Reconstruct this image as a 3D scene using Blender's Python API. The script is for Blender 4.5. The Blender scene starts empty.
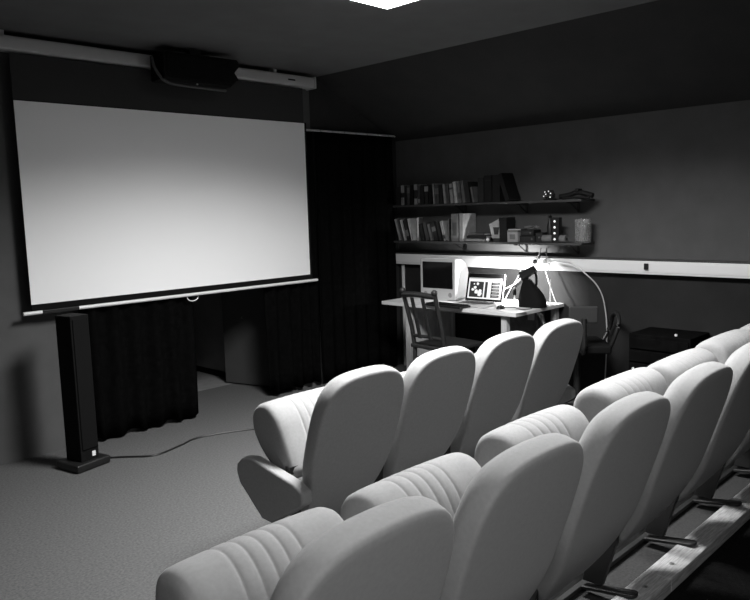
import bpy, bmesh, math, random
from mathutils import Vector, Matrix, Euler
random.seed(7)
SC = bpy.context.scene
COL = SC.collection
R = math.radians

# ------------------------------------------------------------------ materials
def mat(name, col, rough=0.7, metal=0.0, noise=0.0, nscale=40.0, bump=0.0, bscale=300.0, emit=0.0, spec=0.3, sheen=0.0, stretch=None, alpha=None, trans=0.0):
    m = bpy.data.materials.new(name); m.use_nodes = True
    nt = m.node_tree; b = nt.nodes['Principled BSDF']
    c = (col, col, col, 1)
    b.inputs['Base Color'].default_value = c
    b.inputs['Roughness'].default_value = rough
    b.inputs['Metallic'].default_value = metal
    b.inputs['Specular IOR Level'].default_value = spec
    if sheen: b.inputs['Sheen Weight'].default_value = sheen
    if trans: b.inputs['Transmission Weight'].default_value = trans
    if emit:
        b.inputs['Emission Color'].default_value = (1, 1, 1, 1)
        b.inputs['Emission Strength'].default_value = emit
    tc = nt.nodes.new('ShaderNodeTexCoord')
    src = tc.outputs['Object']
    if stretch:
        mp = nt.nodes.new('ShaderNodeMapping'); mp.inputs['Scale'].default_value = stretch
        nt.links.new(src, mp.inputs['Vector']); src = mp.outputs['Vector']
    if noise:
        n = nt.nodes.new('ShaderNodeTexNoise'); n.inputs['Scale'].default_value = nscale
        n.inputs['Detail'].default_value = 4
        nt.links.new(src, n.inputs['Vector'])
        r = nt.nodes.new('ShaderNodeValToRGB')
        lo, hi = max(0, col*(1-noise)), min(1, col*(1+noise))
        r.color_ramp.elements[0].position = 0.3; r.color_ramp.elements[1].position = 0.7
        r.color_ramp.elements[0].color = (lo, lo, lo, 1); r.color_ramp.elements[1].color = (hi, hi, hi, 1)
        nt.links.new(n.outputs['Fac'], r.inputs['Fac']); nt.links.new(r.outputs['Color'], b.inputs['Base Color'])
    if bump:
        n2 = nt.nodes.new('ShaderNodeTexNoise'); n2.inputs['Scale'].default_value = bscale
        n2.inputs['Detail'].default_value = 3
        nt.links.new(src, n2.inputs['Vector'])
        bp = nt.nodes.new('ShaderNodeBump'); bp.inputs['Strength'].default_value = bump; bp.inputs['Distance'].default_value = 0.004
        nt.links.new(n2.outputs['Fac'], bp.inputs['Height']); nt.links.new(bp.outputs['Normal'], b.inputs['Normal'])
    return m

M = {}
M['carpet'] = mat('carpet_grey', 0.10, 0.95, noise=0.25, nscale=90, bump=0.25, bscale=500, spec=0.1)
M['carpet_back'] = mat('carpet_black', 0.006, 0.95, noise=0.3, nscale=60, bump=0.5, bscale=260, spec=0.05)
M['wall'] = mat('wall_paint_grey', 0.095, 0.9, noise=0.08, nscale=6, bump=0.15, bscale=180, spec=0.1)
M['wall_r'] = mat('wall_paint_grey_right', 0.085, 0.9, noise=0.08, nscale=6, bump=0.2, bscale=160, spec=0.1)
M['wall_low'] = mat('wall_paint_lower_dark', 0.021, 0.9, noise=0.12, nscale=5, bump=0.15, bscale=160, spec=0.1)
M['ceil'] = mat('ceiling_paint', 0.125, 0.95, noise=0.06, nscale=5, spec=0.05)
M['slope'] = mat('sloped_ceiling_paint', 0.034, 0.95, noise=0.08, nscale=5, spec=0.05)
M['hallwall'] = mat('hall_wall_paint', 0.25, 0.9, noise=0.08, nscale=6, spec=0.1)
M['hallfloor'] = mat('hall_floor', 0.20, 0.8, noise=0.15, nscale=12)
M['door'] = mat('door_paint', 0.07, 0.7, noise=0.06, nscale=8)
M['white_trim'] = mat('white_trim', 0.68, 0.45, spec=0.4)
M['fabric'] = mat('seat_fabric_grey', 0.275, 0.95, noise=0.05, nscale=90, bump=0.35, bscale=900, spec=0.1, sheen=0.15)
M['black_metal'] = mat('black_painted_metal', 0.012, 0.45, metal=0.0, spec=0.4)
M['black_plastic'] = mat('black_plastic', 0.012, 0.4, spec=0.35)
M['black_matte'] = mat('black_matte', 0.006, 0.85, spec=0.1)
M['speaker'] = mat('speaker_black', 0.006, 0.7, spec=0.1, noise=0.2, nscale=30)
M['rack'] = mat('rack_black', .004, .9, spec=.02, noise=.3, nscale=20)
M['curtain'] = mat('curtain_black_cloth', 0.003, 0.95, noise=0.3, nscale=30, bump=0.3, bscale=500, spec=0.02)
M['screen'] = mat('screen_white', 0.90, 0.95, spec=0.05)
M['screen_edge'] = mat('screen_black_border', 0.008, 0.9, spec=0.05)
M['case'] = mat('white_metal_case', 0.5, 0.5, spec=0.3)
M['white_plastic'] = mat('white_plastic', 0.75, 0.35, spec=0.5)
M['grey_plastic'] = mat('grey_plastic', 0.42, 0.4, spec=0.4)
M['crt'] = mat('dark_glass_screen', 0.006, 0.12, spec=0.5)
M['table'] = mat('table_top_light', 0.62, 0.35, noise=0.10, nscale=9, spec=0.5, stretch=(3, .5, 3))
M['table_leg'] = mat('table_leg_wood', 0.42, 0.6, noise=0.15, nscale=14, stretch=(6, 6, .5))
M['plank'] = mat('raw_timber', 0.30, 0.8, noise=0.35, nscale=16, stretch=(.8, 9, 9), bump=.2, bscale=60)
M['dark_wood'] = mat('dark_wood', 0.02, 0.45, noise=0.4, nscale=20, stretch=(6, 6, .6), spec=0.4)
M['shelf'] = mat('shelf_board_dark', 0.045, 0.6, noise=0.25, nscale=12, stretch=(6, .5, 6))
M['metal'] = mat('brushed_metal', 0.45, 0.35, metal=0.9)
M['paper'] = mat('white_paper', 0.85, 0.8)
M['pages'] = mat('page_edges', 0.45, 0.9, noise=.2, nscale=150)
M['glass'] = mat('clear_glass', 0.95, 0.05, trans=0.9, spec=0.5)
for k, v in dict(b0=.008, b1=.022, b2=.06, b3=.13, b4=.27, b5=.45).items():
    M[k] = mat('book_cover_' + k, v, 0.6, noise=.18, nscale=25)
M['glow'] = mat('light_panel_diffuser', 0.9, 0.6, emit=8.0)
M['lcd'] = mat('laptop_page_white', 0.12, 0.4, emit=0.8)
M['lcd_grey'] = mat('laptop_page_grey', 0.05, 0.4, emit=0.35)
M['lcd_dark'] = mat('laptop_page_dark', 0.01, 0.4, emit=0.01)
M['led'] = mat('small_white_led', 0.9, 0.5, emit=0.5)  # for small lamps and for the ornament's painted glints

# ------------------------------------------------------------------ mesh helpers
def finish(name, bm, m, parent=None, smooth=None, loc=None, bevel=0.0, segs=2):
    me = bpy.data.meshes.new(name)
    bmesh.ops.recalc_face_normals(bm, faces=bm.faces[:])
    bm.to_mesh(me); bm.free()
    if isinstance(m, (list, tuple)):
        for x in m: me.materials.append(x)
    else: me.materials.append(m)
    o = bpy.data.objects.new(name, me); COL.objects.link(o)
    if parent is not None: o.parent = parent
    if loc: o.location = loc
    if bevel:
        md = o.modifiers.new('bevel', 'BEVEL'); md.width = bevel; md.segments = segs; md.limit_method = 'ANGLE'; md.angle_limit = R(40)
        for p in me.polygons: p.use_smooth = True
        w = o.modifiers.new('wn', 'WEIGHTED_NORMAL'); w.keep_sharp = False
    if smooth is not None:
        for p in me.polygons: p.use_smooth = True
        if smooth < 179:
            es = o.modifiers.new('split', 'EDGE_SPLIT'); es.split_angle = R(smooth)
    return o

def bx(bm, lo, hi, rot=None, pivot=None, mi=0):
    x0, y0, z0 = lo; x1, y1, z1 = hi
    vs = [bm.verts.new(p) for p in ((x0,y0,z0),(x1,y0,z0),(x1,y1,z0),(x0,y1,z0),(x0,y0,z1),(x1,y0,z1),(x1,y1,z1),(x0,y1,z1))]
    for f in ((0,3,2,1),(4,5,6,7),(0,1,5,4),(1,2,6,5),(2,3,7,6),(3,0,4,7)):
        fc = bm.faces.new([vs[i] for i in f]); fc.material_index = mi
    if rot is not None:
        pv = Vector(pivot) if pivot is not None else Vector(((x0+x1)/2, (y0+y1)/2, (z0+z1)/2))
        bmesh.ops.rotate(bm, verts=vs, cent=pv, matrix=rot)
    return vs

def boxo(name, lo, hi, m, parent=None, bevel=0.0, rot=None, pivot=None, segs=2):
    bm = bmesh.new(); bx(bm, lo, hi, rot, pivot); return finish(name, bm, m, parent, bevel=bevel, segs=segs)

def tube(bm, pts, r, n=8, r2=None, close=True):
    pts = [Vector(p) for p in pts]; rings = []
    for i, p in enumerate(pts):
        d = (pts[min(i+1, len(pts)-1)] - pts[max(i-1, 0)]).normalized()
        up = Vector((0, 0, 1)) if abs(d.z) < .9 else Vector((1, 0, 0))
        a = d.cross(up).normalized(); b = d.cross(a).normalized()
        rr = r if r2 is None else r + (r2-r)*i/(len(pts)-1)
        rings.append([bm.verts.new(p + (a*math.cos(2*math.pi*k/n) + b*math.sin(2*math.pi*k/n))*rr) for k in range(n)])
    for i in range(len(rings)-1):
        for k in range(n):
            bm.faces.new((rings[i][k], rings[i][(k+1) % n], rings[i+1][(k+1) % n], rings[i+1][k]))
    if close:
        bm.faces.new(rings[0][::-1]); bm.faces.new(rings[-1])

def tubeo(name, pts, r, m, parent=None, n=8, r2=None):
    bm = bmesh.new(); tube(bm, pts, r, n, r2); return finish(name, bm, m, parent, smooth=50)

def spline(pts, n=8):
    pts = [Vector(p) for p in pts]; P = [pts[0]] + pts + [pts[-1]]; out = []
    for i in range(1, len(P)-2):
        for k in range(n):
            t = k/n
            a, b, c, d = P[i-1], P[i], P[i+1], P[i+2]
            out.append(.5*((2*b) + (c-a)*t + (2*a-5*b+4*c-d)*t*t + (3*b-a-3*c+d)*t**3))
    out.append(pts[-1]); return out

def lathe(bm, prof, n=24, c=(0,0,0), axis='z'):
    rings = []
    for r, z in prof:
        ring = []
        for k in range(n):
            a = 2*math.pi*k/n; u, v = r*math.cos(a), r*math.sin(a)
            p = {'z': (u, v, z), 'x': (z, u, v), 'y': (u, z, v)}[axis]
            ring.append(bm.verts.new((p[0]+c[0], p[1]+c[1], p[2]+c[2])))
        rings.append(ring)
    for i in range(len(rings)-1):
        for k in range(n):
            bm.faces.new((rings[i][k], rings[i][(k+1) % n], rings[i+1][(k+1) % n], rings[i+1][k]))
    bm.faces.new(rings[0]); bm.faces.new(rings[-1])

def prism(bm, poly, a, b, axis='x'):
    # poly in the other two axes (in cyclic order y,z / x,z / x,y)
    def mk(u, v, w):
        return {'x': (w, u, v), 'y': (u, w, v), 'z': (u, v, w)}[axis]
    A = [bm.verts.new(mk(u, v, a)) for u, v in poly]; B = [bm.verts.new(mk(u, v, b)) for u, v in poly]
    n = len(poly)
    bm.faces.new(A); bm.faces.new(B[::-1])
    for i in range(n): bm.faces.new((A[i], B[i], B[(i+1) % n], A[(i+1) % n]))

def thing(name, label, cat, loc=(0,0,0), rz=0.0, group=None):
    o = bpy.data.objects.new(name, None); COL.objects.link(o); o.empty_display_size = .1
    o.location = loc; o.rotation_euler = (0, 0, rz); o['label'] = label; o['category'] = cat
    if group: o['group'] = group
    return o
def tag(o, label, cat, group=None, kind=None):
    o['label'] = label; o['category'] = cat
    if group: o['group'] = group
    if kind: o['kind'] = kind
    return o
def struct(o, label=None):
    o['kind'] = 'structure'
    if label: o['label'] = label
    return o
def copy_tree(o, parent=None):
    c = o.copy(); COL.objects.link(c)
    if parent is not None: c.parent = parent
    for ch in list(o.children): copy_tree(ch, c)
    return c

# ------------------------------------------------------------------ room shell
XL, XR, YB, YF, ZC = -1.6, 5.10, -2.2, 4.73, 2.60
T = .12
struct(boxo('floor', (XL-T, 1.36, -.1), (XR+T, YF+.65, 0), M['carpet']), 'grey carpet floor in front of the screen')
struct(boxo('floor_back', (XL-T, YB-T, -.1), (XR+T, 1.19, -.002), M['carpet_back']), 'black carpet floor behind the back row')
struct(boxo('floor_middle', (XL-T, 1.19, -.1), (XR+T, 1.36, -.001), mat('carpet_dark', .03, .95, noise=.25, nscale=90, bump=.25, bscale=500, spec=.05)), 'darker carpet strip under the back row')  # same carpet, shade under the seats put into a darker colour
struct(boxo('ceiling', (XL-T, YB-T, ZC), (XR+T, YF+T, ZC+.1), M['ceil']), 'dark grey ceiling')
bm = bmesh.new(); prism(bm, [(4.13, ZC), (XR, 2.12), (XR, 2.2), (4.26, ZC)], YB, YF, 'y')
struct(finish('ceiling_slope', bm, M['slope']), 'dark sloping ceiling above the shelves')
struct(boxo('wall_left', (XL-T, YB-T, 0), (XL, YF+T, ZC), M['wall']))
struct(boxo('wall_back', (XL, YB-T, 0), (XR, YB, ZC), M['wall']))
bm = bmesh.new()
DX0, DX1, DH = 2.66, 3.80, 2.02
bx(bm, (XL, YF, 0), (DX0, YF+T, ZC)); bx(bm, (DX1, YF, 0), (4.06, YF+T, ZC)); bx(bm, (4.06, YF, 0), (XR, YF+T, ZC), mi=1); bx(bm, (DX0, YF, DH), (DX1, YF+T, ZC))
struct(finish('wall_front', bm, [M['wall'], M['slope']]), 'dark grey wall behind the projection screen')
bm = bmesh.new(); bx(bm, (XR, YB, 1.03), (XR+T, YF+T, ZC), mi=0); bx(bm, (XR, YB, 0), (XR+T, YF+T, 1.03), mi=1)
struct(finish('wall_right', bm, [M['wall_r'], M['wall_low']]), 'right wall, grey above the trunking and darker below')
# hall behind the open door
bm = bmesh.new(); bx(bm, (2.0, YF+.65, -.1), (4.2, 7.0, 0)); struct(finish('floor_hall', bm, M['hallfloor']), 'paler hall floor beyond the open door')
bm = bmesh.new()
bx(bm, (3.70, 5.44, 0), (3.82, 6.7, 2.3)); bx(bm, (3.95, 4.85, 0), (4.07, 5.56, 2.3)); bx(bm, (3.82, 5.46, 0), (3.95, 5.56, 2.3))
struct(finish('wall_hall_right', bm, M['hallwall']))
struct(boxo('wall_hall_left', (2.3, 4.85, 0), (2.42, 6.7, 2.3), M['hallwall']))
struct(boxo('wall_hall_end', (2.3, 6.7, 0), (3.82, 6.82, 2.3), M['hallwall']))
struct(boxo('ceiling_hall', (2.3, 4.85, 2.3), (4.07, 6.82, 2.4), M['hallwall']))
struct(boxo('baseboard_hall', (3.685, 5.5, 0), (3.70, 6.7, .05), M['black_matte']))
struct(boxo('trim_1', (3.655, 5.42, 0), (3.70, 5.47, 2.05), M['white_trim']), 'white door frame edge in the hall')
# door leaf, swung into the hall
door = thing('door_1', 'grey door standing open into the hall beneath the screen', 'door', (3.79, 4.86, 0), R(107)); door['kind'] = 'structure'
del door['category']
boxo('door_panel', (0, 0, .012), (.62, .04, 2.0), M['door'], door, bevel=.003)
bm = bmesh.new(); lathe(bm, [(.003,-.012),(.009,-.012),(.009,0),(.003,.002)], 12, (.40, .052, .60), 'y'); finish('door_lock', bm, M['metal'], door, smooth=40)
bm = bmesh.new(); tube(bm, [(.56,.04,1.0),(.56,.09,1.0),(.46,.09,1.0)], .009); finish('door_handle', bm, M['metal'], door, smooth=50)

# dado trunking along the right wall, and the vertical white strip at its left end
tr = thing('cable_trunking', 'long white cable trunking running along the right wall above the table', 'trunking', (5.07, 1.3, 1.03))
boxo('trunking_body', (-.03, -3.48, -.05), (.03, 3.42, .045), M['white_trim'], tr, bevel=.004)
boxo('trunking_cover', (-.036, -3.48, -.032), (-.03, 3.42, .028), M['white_trim'], tr)
boxo('trunking_top_edge', (-.02, -3.48, .045), (.03, 3.42, .058), M['shelf'], tr)
bm = bmesh.new(); bx(bm, (-.052, .955, -.015), (-.036, .985, .03)); finish('black_catch', bm, M['black_plastic'], tr, bevel=.003)
for k, y in enumerate((1.79, 1.875)):
    s = boxo('socket', (-.046, y-.035, -.035), (-.036, y+.035, .035), M['white_plastic'], tr, bevel=.004)
st = thing('conduit', 'thin upright white conduit below the trunking beside the black curtain', 'conduit', (5.085, 4.66, .60))
boxo('conduit_body', (-.009, -.012, -.6), (.012, .012, .37), M['white_trim'], st, bevel=.003)
boxo('conduit_clip', (-.012, -.016, .05), (.012, .016, .075), M['white_trim'], st, bevel=.002)

# ------------------------------------------------------------------ ceiling lamp
lp = thing('ceiling_light', 'bright ceiling light panel at the top edge of the photo', 'ceiling light', (2.67, 2.19, ZC))
bm = bmesh.new(); bx(bm, (-.31, -.61, -.02), (.31, .61, 0)); finish('frame', bm, M['white_trim'], lp, bevel=.004)
boxo('diffuser', (-.295, -.595, -.045), (.295, .595, -.02), M['glow'], lp, bevel=.005)
def area(name, loc, rot, size, power, spread=180, sy=None):
    l = bpy.data.lights.new(name, 'AREA'); l.energy = power; l.size = size; l.spread = R(spread)
    if sy: l.shape = 'RECTANGLE'; l.size_y = sy
    o = bpy.data.objects.new(name, l); COL.objects.link(o); o.location = loc; o.rotation_euler = rot; return o
area('panel_light', (2.67, 2.19, ZC-.055), (0, 0, 0), .58, 138, 146, 1.16)
area('rear_fill_light', (.2, -.7, ZC-.05), (0, 0, 0), 1.3, 62, 145)

# ------------------------------------------------------------------ projection screen
ps = thing('projection_screen', 'large white pull-down projection screen hanging on the front wall', 'projection screen', (2.797, 4.64, 0))
boxo('screen_surface', (-1.12, -.004, .977), (1.12, 0, 2.204), M['screen'], ps)
boxo('screen_border', (-1.121, .001, .935), (1.145, .006, 2.21), M['screen_edge'], ps)
boxo('bottom_border', (-1.12, -.003, .935), (1.145, .0005, .976), M['screen_edge'], ps)
boxo('screen_drop', (-1.12, .001, 2.211), (1.12, .005, 2.478), mat('screen_drop_cloth', .045, .95, spec=.05), ps)
bm = bmesh.new(); tube(bm, [(-1.172, -.002, .925), (1.195, -.002, .925)], .012, 12); finish('bottom_bar', bm, M['white_plastic'], ps, smooth=50)
bm = bmesh.new()
tube(bm, [(.0+.045*math.cos(a), -.01, .909+.03*math.sin(a)) for a in [math.pi*(1+k/10) for k in range(11)]], .004, 6)
finish('pull_handle', bm, M['white_plastic'], ps, smooth=50)
bm = bmesh.new(); bx(bm, (-1.06, -.016, .913), (-.83, .012, .937)); finish('bar_cap', bm, M['black_plastic'], ps, bevel=.003)
cs = thing('screen_case', 'long white screen roller case fixed under the ceiling above the projection screen', 'screen case', (2.74, 4.66, 2.523))
bm = bmesh.new(); prism(bm, [(-.055,-.035),(-.062,-.02),(-.062,.03),(-.055,.045),(.05,.045),(.05,-.035)], -1.5, 1.27, 'x'); finish('case_body', bm, M['case'], cs, bevel=.004)
for s, x in ((-1, -1.5), (1, 1.27)):
    boxo('end_cap', (min(x, x+s*.02), -.066, -.042), (max(x, x+s*.02), .055, .052), M['case'], cs, bevel=.006)
bm = bmesh.new()
for k in range(6): bx(bm, (1.0+k*.012, -.0665, -.002), (1.0+k*.012+.008, -.062, .009))
finish('case_print', bm, M['black_matte'], cs)
for x in (-1.1, .9):
    boxo('ceiling_bracket', (x-.015, -.03, .045), (x+.015, .03, .077), M['case'], cs)

# dark loudspeaker hung in front of the case
cl = thing('loudspeaker', 'black box-shaped loudspeaker hung under the ceiling in front of the screen case', 'loudspeaker', (2.80, 4.44, 2.45), R(-4))
bm = bmesh.new(); prism(bm, [(-.27,-.07),(.22,-.09),(.285,-.03),(.255,.01),(.30,.06),(.28,.10),(-.27,.10)], -.10, .10, 'y'); finish('cabinet', bm, M['speaker'], cl, bevel=.008)
boxo('grille', (-.25, -.108, -.06), (.2, -.10, .085), M['black_matte'], cl, bevel=.003)
bm = bmesh.new(); tube(bm, spline([(-.33,-.06,.06),(-.31,-.06,-.01),(-.24,-.06,-.085),(-.1,-.06,-.10),(.20,-.06,-.108)], 6), .010, 6); finish('bracket_arm', bm, M['grey_plastic'] if False else mat('bracket_grey', .06, .5), cl, smooth=60)
boxo('mounting_bracket', (-.04, -.03, .10), (.04, .03, .15), M['black_metal'], cl)
bm = bmesh.new(); lathe(bm, [(.002,-.006),(.006,-.006),(.006,0),(.002,.001)], 10, (-.02, -.065, -.085), 'y'); finish('bracket_screw', bm, M['grey_plastic'], cl)

# ------------------------------------------------------------------ tower speaker
sp = thing('tower_speaker', 'tall narrow black tower loudspeaker on a plinth left of the black curtain', 'loudspeaker', (1.78, 4.315, 0), R(14))
bm = bmesh.new(); prism(bm, [(-.064,-.075),(.064,-.075),(.06,.07),(-.06,.07)], .048, .93, 'z'); finish('cabinet', bm, M['speaker'], sp, bevel=.006)
boxo('grille', (-.053, -.083, .12), (.053, -.075, .91), M['black_matte'], sp, bevel=.004)
bm = bmesh.new(); prism(bm, [(-.12,-.11),(.12,-.11),(.112,.105),(-.112,.105)], 0, .05, 'z'); finish('plinth', bm, M['black_plastic'], sp, bevel=.012)
boxo('badge', (.012, -.0795, .068), (.036, -.075, .098), M['white_plastic'], sp)
tag(tubeo('speaker_cable', spline([(1.915,4.34,.006),(1.96,4.30,.006),(2.02,4.25,.006),(2.16,4.13,.006),(2.37,4.18,.006),(2.55,4.23,.006),(2.87,4.11,.006),(3.1,3.9,.006),(3.3,3.6,.006)], 8), .006, M['black_plastic'], n=6),
    'thin black cable snaking over the carpet from the tower speaker', 'cable')

# ------------------------------------------------------------------ curtains and rod
def curtain(name, label, x0, x1, y, z0, z1, waves, amp, seed, hem=.03, rod=False):
    rnd = random.Random(seed); root = thing(name, label, 'curtain', ((x0+x1)/2, y, z0))
    bm = bmesh.new(); nx, nz = waves*10, 16
    ph = [rnd.uniform(-.5, .5) for _ in range(waves+2)]
    grid = []
    for j in range(nz+1):
        t = j/nz; row = []
        for i in range(nx+1):
            u = i/nx; w = u*waves; k = int(min(w, waves-1)); f = w-k
            p = ph[k]*(1-f)+ph[k+1]*f
            a = amp*(1-.45*t)
            yy = a*math.sin(2*math.pi*w + p*2) + .25*a*math.sin(2*math.pi*w*.37+seed)
            xx = x0+(x1-x0)*u - (x0+x1)/2 + .008*math.sin(6*t+seed+i*.3)
            zz = t*(z1-z0) + (1-t)*hem*(.5+.5*math.sin(2*math.pi*w*.5+seed))
            row.append(bm.verts.new((xx, yy, zz)))
        grid.append(row)
    for j in range(nz):
        for i in range(nx): bm.faces.new((grid[j][i], grid[j][i+1], grid[j+1][i+1], grid[j+1][i]))
    o = finish('cloth', bm, M['curtain'], root, smooth=180)
    s = o.modifiers.new('thick', 'SOLIDIFY'); s.thickness = .004
    for k in range(waves):
        bm = bmesh.new(); c = (x0+(x1-x0)*(k+.5)/waves-(x0+x1)/2, 0, z1-z0+.006)
        tube(bm, [(c[0], .014*math.cos(a), c[2]+.014*math.sin(a)) for a in [2*math.pi*q/10 for q in range(11)]], .002, 5)
        finish('curtain_ring', bm, M['black_metal'], root)
    return root
curtain('curtain', 'black curtain under the left half of the screen beside the tower speaker', 1.98, 2.82, 4.675, .006, 2.145, 6, .022, 1)
curtain('curtain', 'black curtain under the right end of the screen, right of the open door', 3.50, 4.06, 4.69, .03, 2.145, 5, .022, 2)
curtain('curtain', 'tall black curtain hanging from the thin rod between screen and shelves', 4.045, 5.0, 4.672, .03, 2.145, 7, .02, 3)
rod = thing('curtain_rod', 'thin pale curtain rod right of the screen above the tall curtain', 'curtain rod', (3.5, 4.672, 2.158))
bm = bmesh.new(); tube(bm, [(-1.55,0,0),(1.53,0,0)], .009, 10); finish('pole', bm, M['case'], rod, smooth=50)
for x in (-1.5, .62, 1.5):
    boxo('rod_bracket', (x-.01, -.005, -.012), (x+.01, .058, .012), M['black_metal'], rod)

# ------------------------------------------------------------------ cinema seats
TILT = R(18); ZB = .46
def backpt(z, d):
    # z: height along the back, d: offset to the front
    if z >= ZB: y = -(z-ZB)*math.tan(TILT); a = TILT
    else:
        q = ZB-z; y = q*math.tan(TILT) + 1.0*q*q; a = math.atan(math.tan(TILT)+2.0*q)
    return (y + d*math.cos(a), z + d*math.sin(a))
def back_outline():
    # (x, z) half outline right side, from bottom centre to top centre
    half = [(0,.155),(.06,.157),(.10,.17),(.136,.205),(.168,.255),(.196,.32),(.217,.395),(.234,.47),(.239,.55),(.240,.62),(.237,.69),(.228,.745),(.208,.795),(.175,.832),(.13,.853),(.07,.863),(0,.866)]
    sm = spline([(x, 0, z) for x, z in half], 3)
    r = [(p.x, p.z) for p in sm]
    return r + [(-x, z) for x, z in r[-2:0:-1]]
def build_back(parent):
    bm = bmesh.new(); out = back_outline(); n = len(out)
    def inset(d):
        res = []
        for i in range(n):
            p0, p1, p2 = Vector(out[i-1]), Vector(out[i]), Vector(out[(i+1) % n])
            t = (p2-p0).normalized(); nn = Vector((-t.y, t.x))
            res.append(p1 + nn*d)
        return res
    layers = [(-.050,.07),(-.050,.030),(-.0495,.012),(-.0475,.005),(-.043,.001),(-.036,0),(-.006,.0005),(.012,.005),(.028,.016),(.041,.036),(.049,.07)]
    rings = []
    for d, ins in layers:
        ring = []
        for p in inset(ins):
            y, z = backpt(p.y, d); ring.append(bm.verts.new((p.x, y, z)))
        rings.append(ring)
    for i in range(len(rings)-1):
        for k in range(n): bm.faces.new((rings[i][k], rings[i][(k+1) % n], rings[i+1][(k+1) % n], rings[i+1][k]))
    for ring, d in ((rings[0], -.050), (rings[-1], .054)):
        # fill with a grid of cross strips: pair left and right points of equal index
        m_ = n//2
        prevs = None
        cols = 6
        rows = []
        for i in range(0, m_+1):
            a = ring[i]; b = ring[(n-i) % n]
            if a is b: rows.append([a]); continue
            row = [a]
            for c in range(1, cols):
                t = c/cols; v = a.co.lerp(b.co, t)
                bul = (.010 if d > 0 else 0)*(1-(2*t-1)**2)*min(1, abs(a.co.x)/.15)
                row.append(bm.verts.new((v.x, v.y + bul, v.z + .3*bul)))
            row.append(b); rows.append(row)
        for i in range(len(rows)-1):
            A, B = rows[i], rows[i+1]
            if len(A) == 1:
                for c in range(len(B)-1): bm.faces.new((A[0], B[c], B[c+1]))
            elif len(B) == 1:
                for c in range(len(A)-1): bm.faces.new((A[c], A[c+1], B[0]))
            else:
                for c in range(len(A)-1): bm.faces.new((A[c], A[c+1], B[c+1], B[c]))
    o = finish('backrest', bm, M['fabric'], parent, smooth=180)
    return o
FOLD = R(31)
def build_seat(parent, fold=31, lift=0.0):
    FOLD = R(fold)
    prof = [(.055,.425),(.085,.405),(.125,.415),(.165,.47),(.198,.545),(.212,.615),(.208,.675),(.185,.722),(.148,.748),(.105,.752),(.062,.735),(.035,.700),(.022,.64),(.030,.56),(.043,.48)]
    sm = spline([(y, 0, z) for y, z in prof + [prof[0]]], 3)[:-1]
    pr = [Vector((p.x, p.z)) for p in sm]; n = len(pr)
    ca, sa = math.cos(FOLD), math.sin(FOLD)
    pr = [Vector((.125 + (p.x-.10)*ca + (p.y-.44)*sa, .44 - (p.x-.10)*sa + (p.y-.44)*ca)) for p in pr]
    cen = sum(pr, Vector((0,0)))/n
    W = .232; xs = []
    ends = [(0, .035), (.003, .018), (.010, .007), (.022, .0015), (.05, 0)]
    seams = [-.105, -.06, -.018, .024, .068]
    st = [(-W+e, i) for e, i in ends]
    x = -W+.07
    inner = {}
    for s in seams:
        for dx, dep in ((-.017, 0), (-.009, .0004), (-.003, .0025), (0, .0045), (.003, .0025), (.009, .0004), (.017, 0)): inner[round(s+dx, 4)] = dep
    for k in range(14):
        xx = -W+.06+(2*W-.12)*k/13
        if all(abs(xx-s) > .019 for s in seams): inner[round(xx, 4)] = 0
    st += sorted(inner.items()) + [(W-e, i) for e, i in ends[::-1]]
    bm = bmesh.new(); rings = []
    for x, ins in st:
        ring = []
        bulge = .006*(1-(x/W)**2)
        for i in range(n):
            t = (pr[(i+1) % n]-pr[i-1]).normalized(); nn = Vector((-t.y, t.x))
            if (cen-pr[i]).dot(nn) < 0: nn = -nn
            p = pr[i] + nn*(ins-bulge)
            ring.append(bm.verts.new((x, p.x, p.y + lift)))
        rings.append(ring)
    for i in range(len(rings)-1):
        for k in range(n): bm.faces.new((rings[i][k], rings[i][(k+1) % n], rings[i+1][(k+1) % n], rings[i+1][k]))
    for ring in (rings[0], rings[-1]):
        c = bm.verts.new(sum((v.co for v in ring), Vector())/n)
        for k in range(n): bm.faces.new((ring[k], ring[(k+1) % n], c))
    return finish('seat', bm, M['fabric'], parent, smooth=180)
def build_arm(parent, x, hw):
    poly = [(-.06,.405),(0,.43),(.27,.475),(.34,.462),(.378,.43),(.385,.395),(.365,.345),(.215,.225),(.15,.222),(.02,.30),(-.06,.355)]
    if hw < .02: poly = [(max(y, .06), z) for y, z in poly if y > -.05]
    bm = bmesh.new(); prism(bm, poly, x-hw, x+hw, 'x')
    return finish('armrest', bm, M['fabric'], parent, bevel=.012, segs=4)
def build_leg(parent, x):
    bm = bmesh.new(); prism(bm, [(.17,.0),(.25,.0),(.20,.30),(.10,.33),(.08,.30)], x-.014, x+.014, 'x')
    o = finish('leg', bm, M['black_metal'], parent, bevel=.003)
    # flat foot bar running back over the beam, rounded at its rear end
    bm = bmesh.new(); w = .026
    pl = [(x-w, .25), (x-w, .055)] + [(x+w*math.cos(a), .055+w*.8*math.sin(a)) for a in [math.pi*(1+k/6) for k in range(1, 6)]] + [(x+w, .055), (x+w, .25)]
    prism(bm, pl, 0, .014, 'z')
    for v in bm.verts: v.co.z += max(0, (.25-v.co.y))*.17 - .035
    finish('foot_bracket', bm, M['black_metal'], o, bevel=.003)
    return o
def make_seat(name, label, loc, group, pitch, first=False, last=False, fold=8, lift=.03):
    t = thing(name, label, 'cinema seat', loc, 0, group)
    build_back(t); build_seat(t, fold, lift)
    if first: build_arm(t, -.268, .028)
    else: build_arm(t, -pitch/2, .014)
    build_leg(t, -pitch/2+.125)
    boxo('seat_pivot', (-pitch/2+.02, .085, .43), (pitch/2-.02, .115, .46), M['black_metal'], t)
    if last: build_arm(t, .268, .028); build_leg(t, pitch/2-.03)
    return t
G1, G2 = 'tip-up cinema seats of the front row', 'tip-up cinema seats of the back row'
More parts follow.
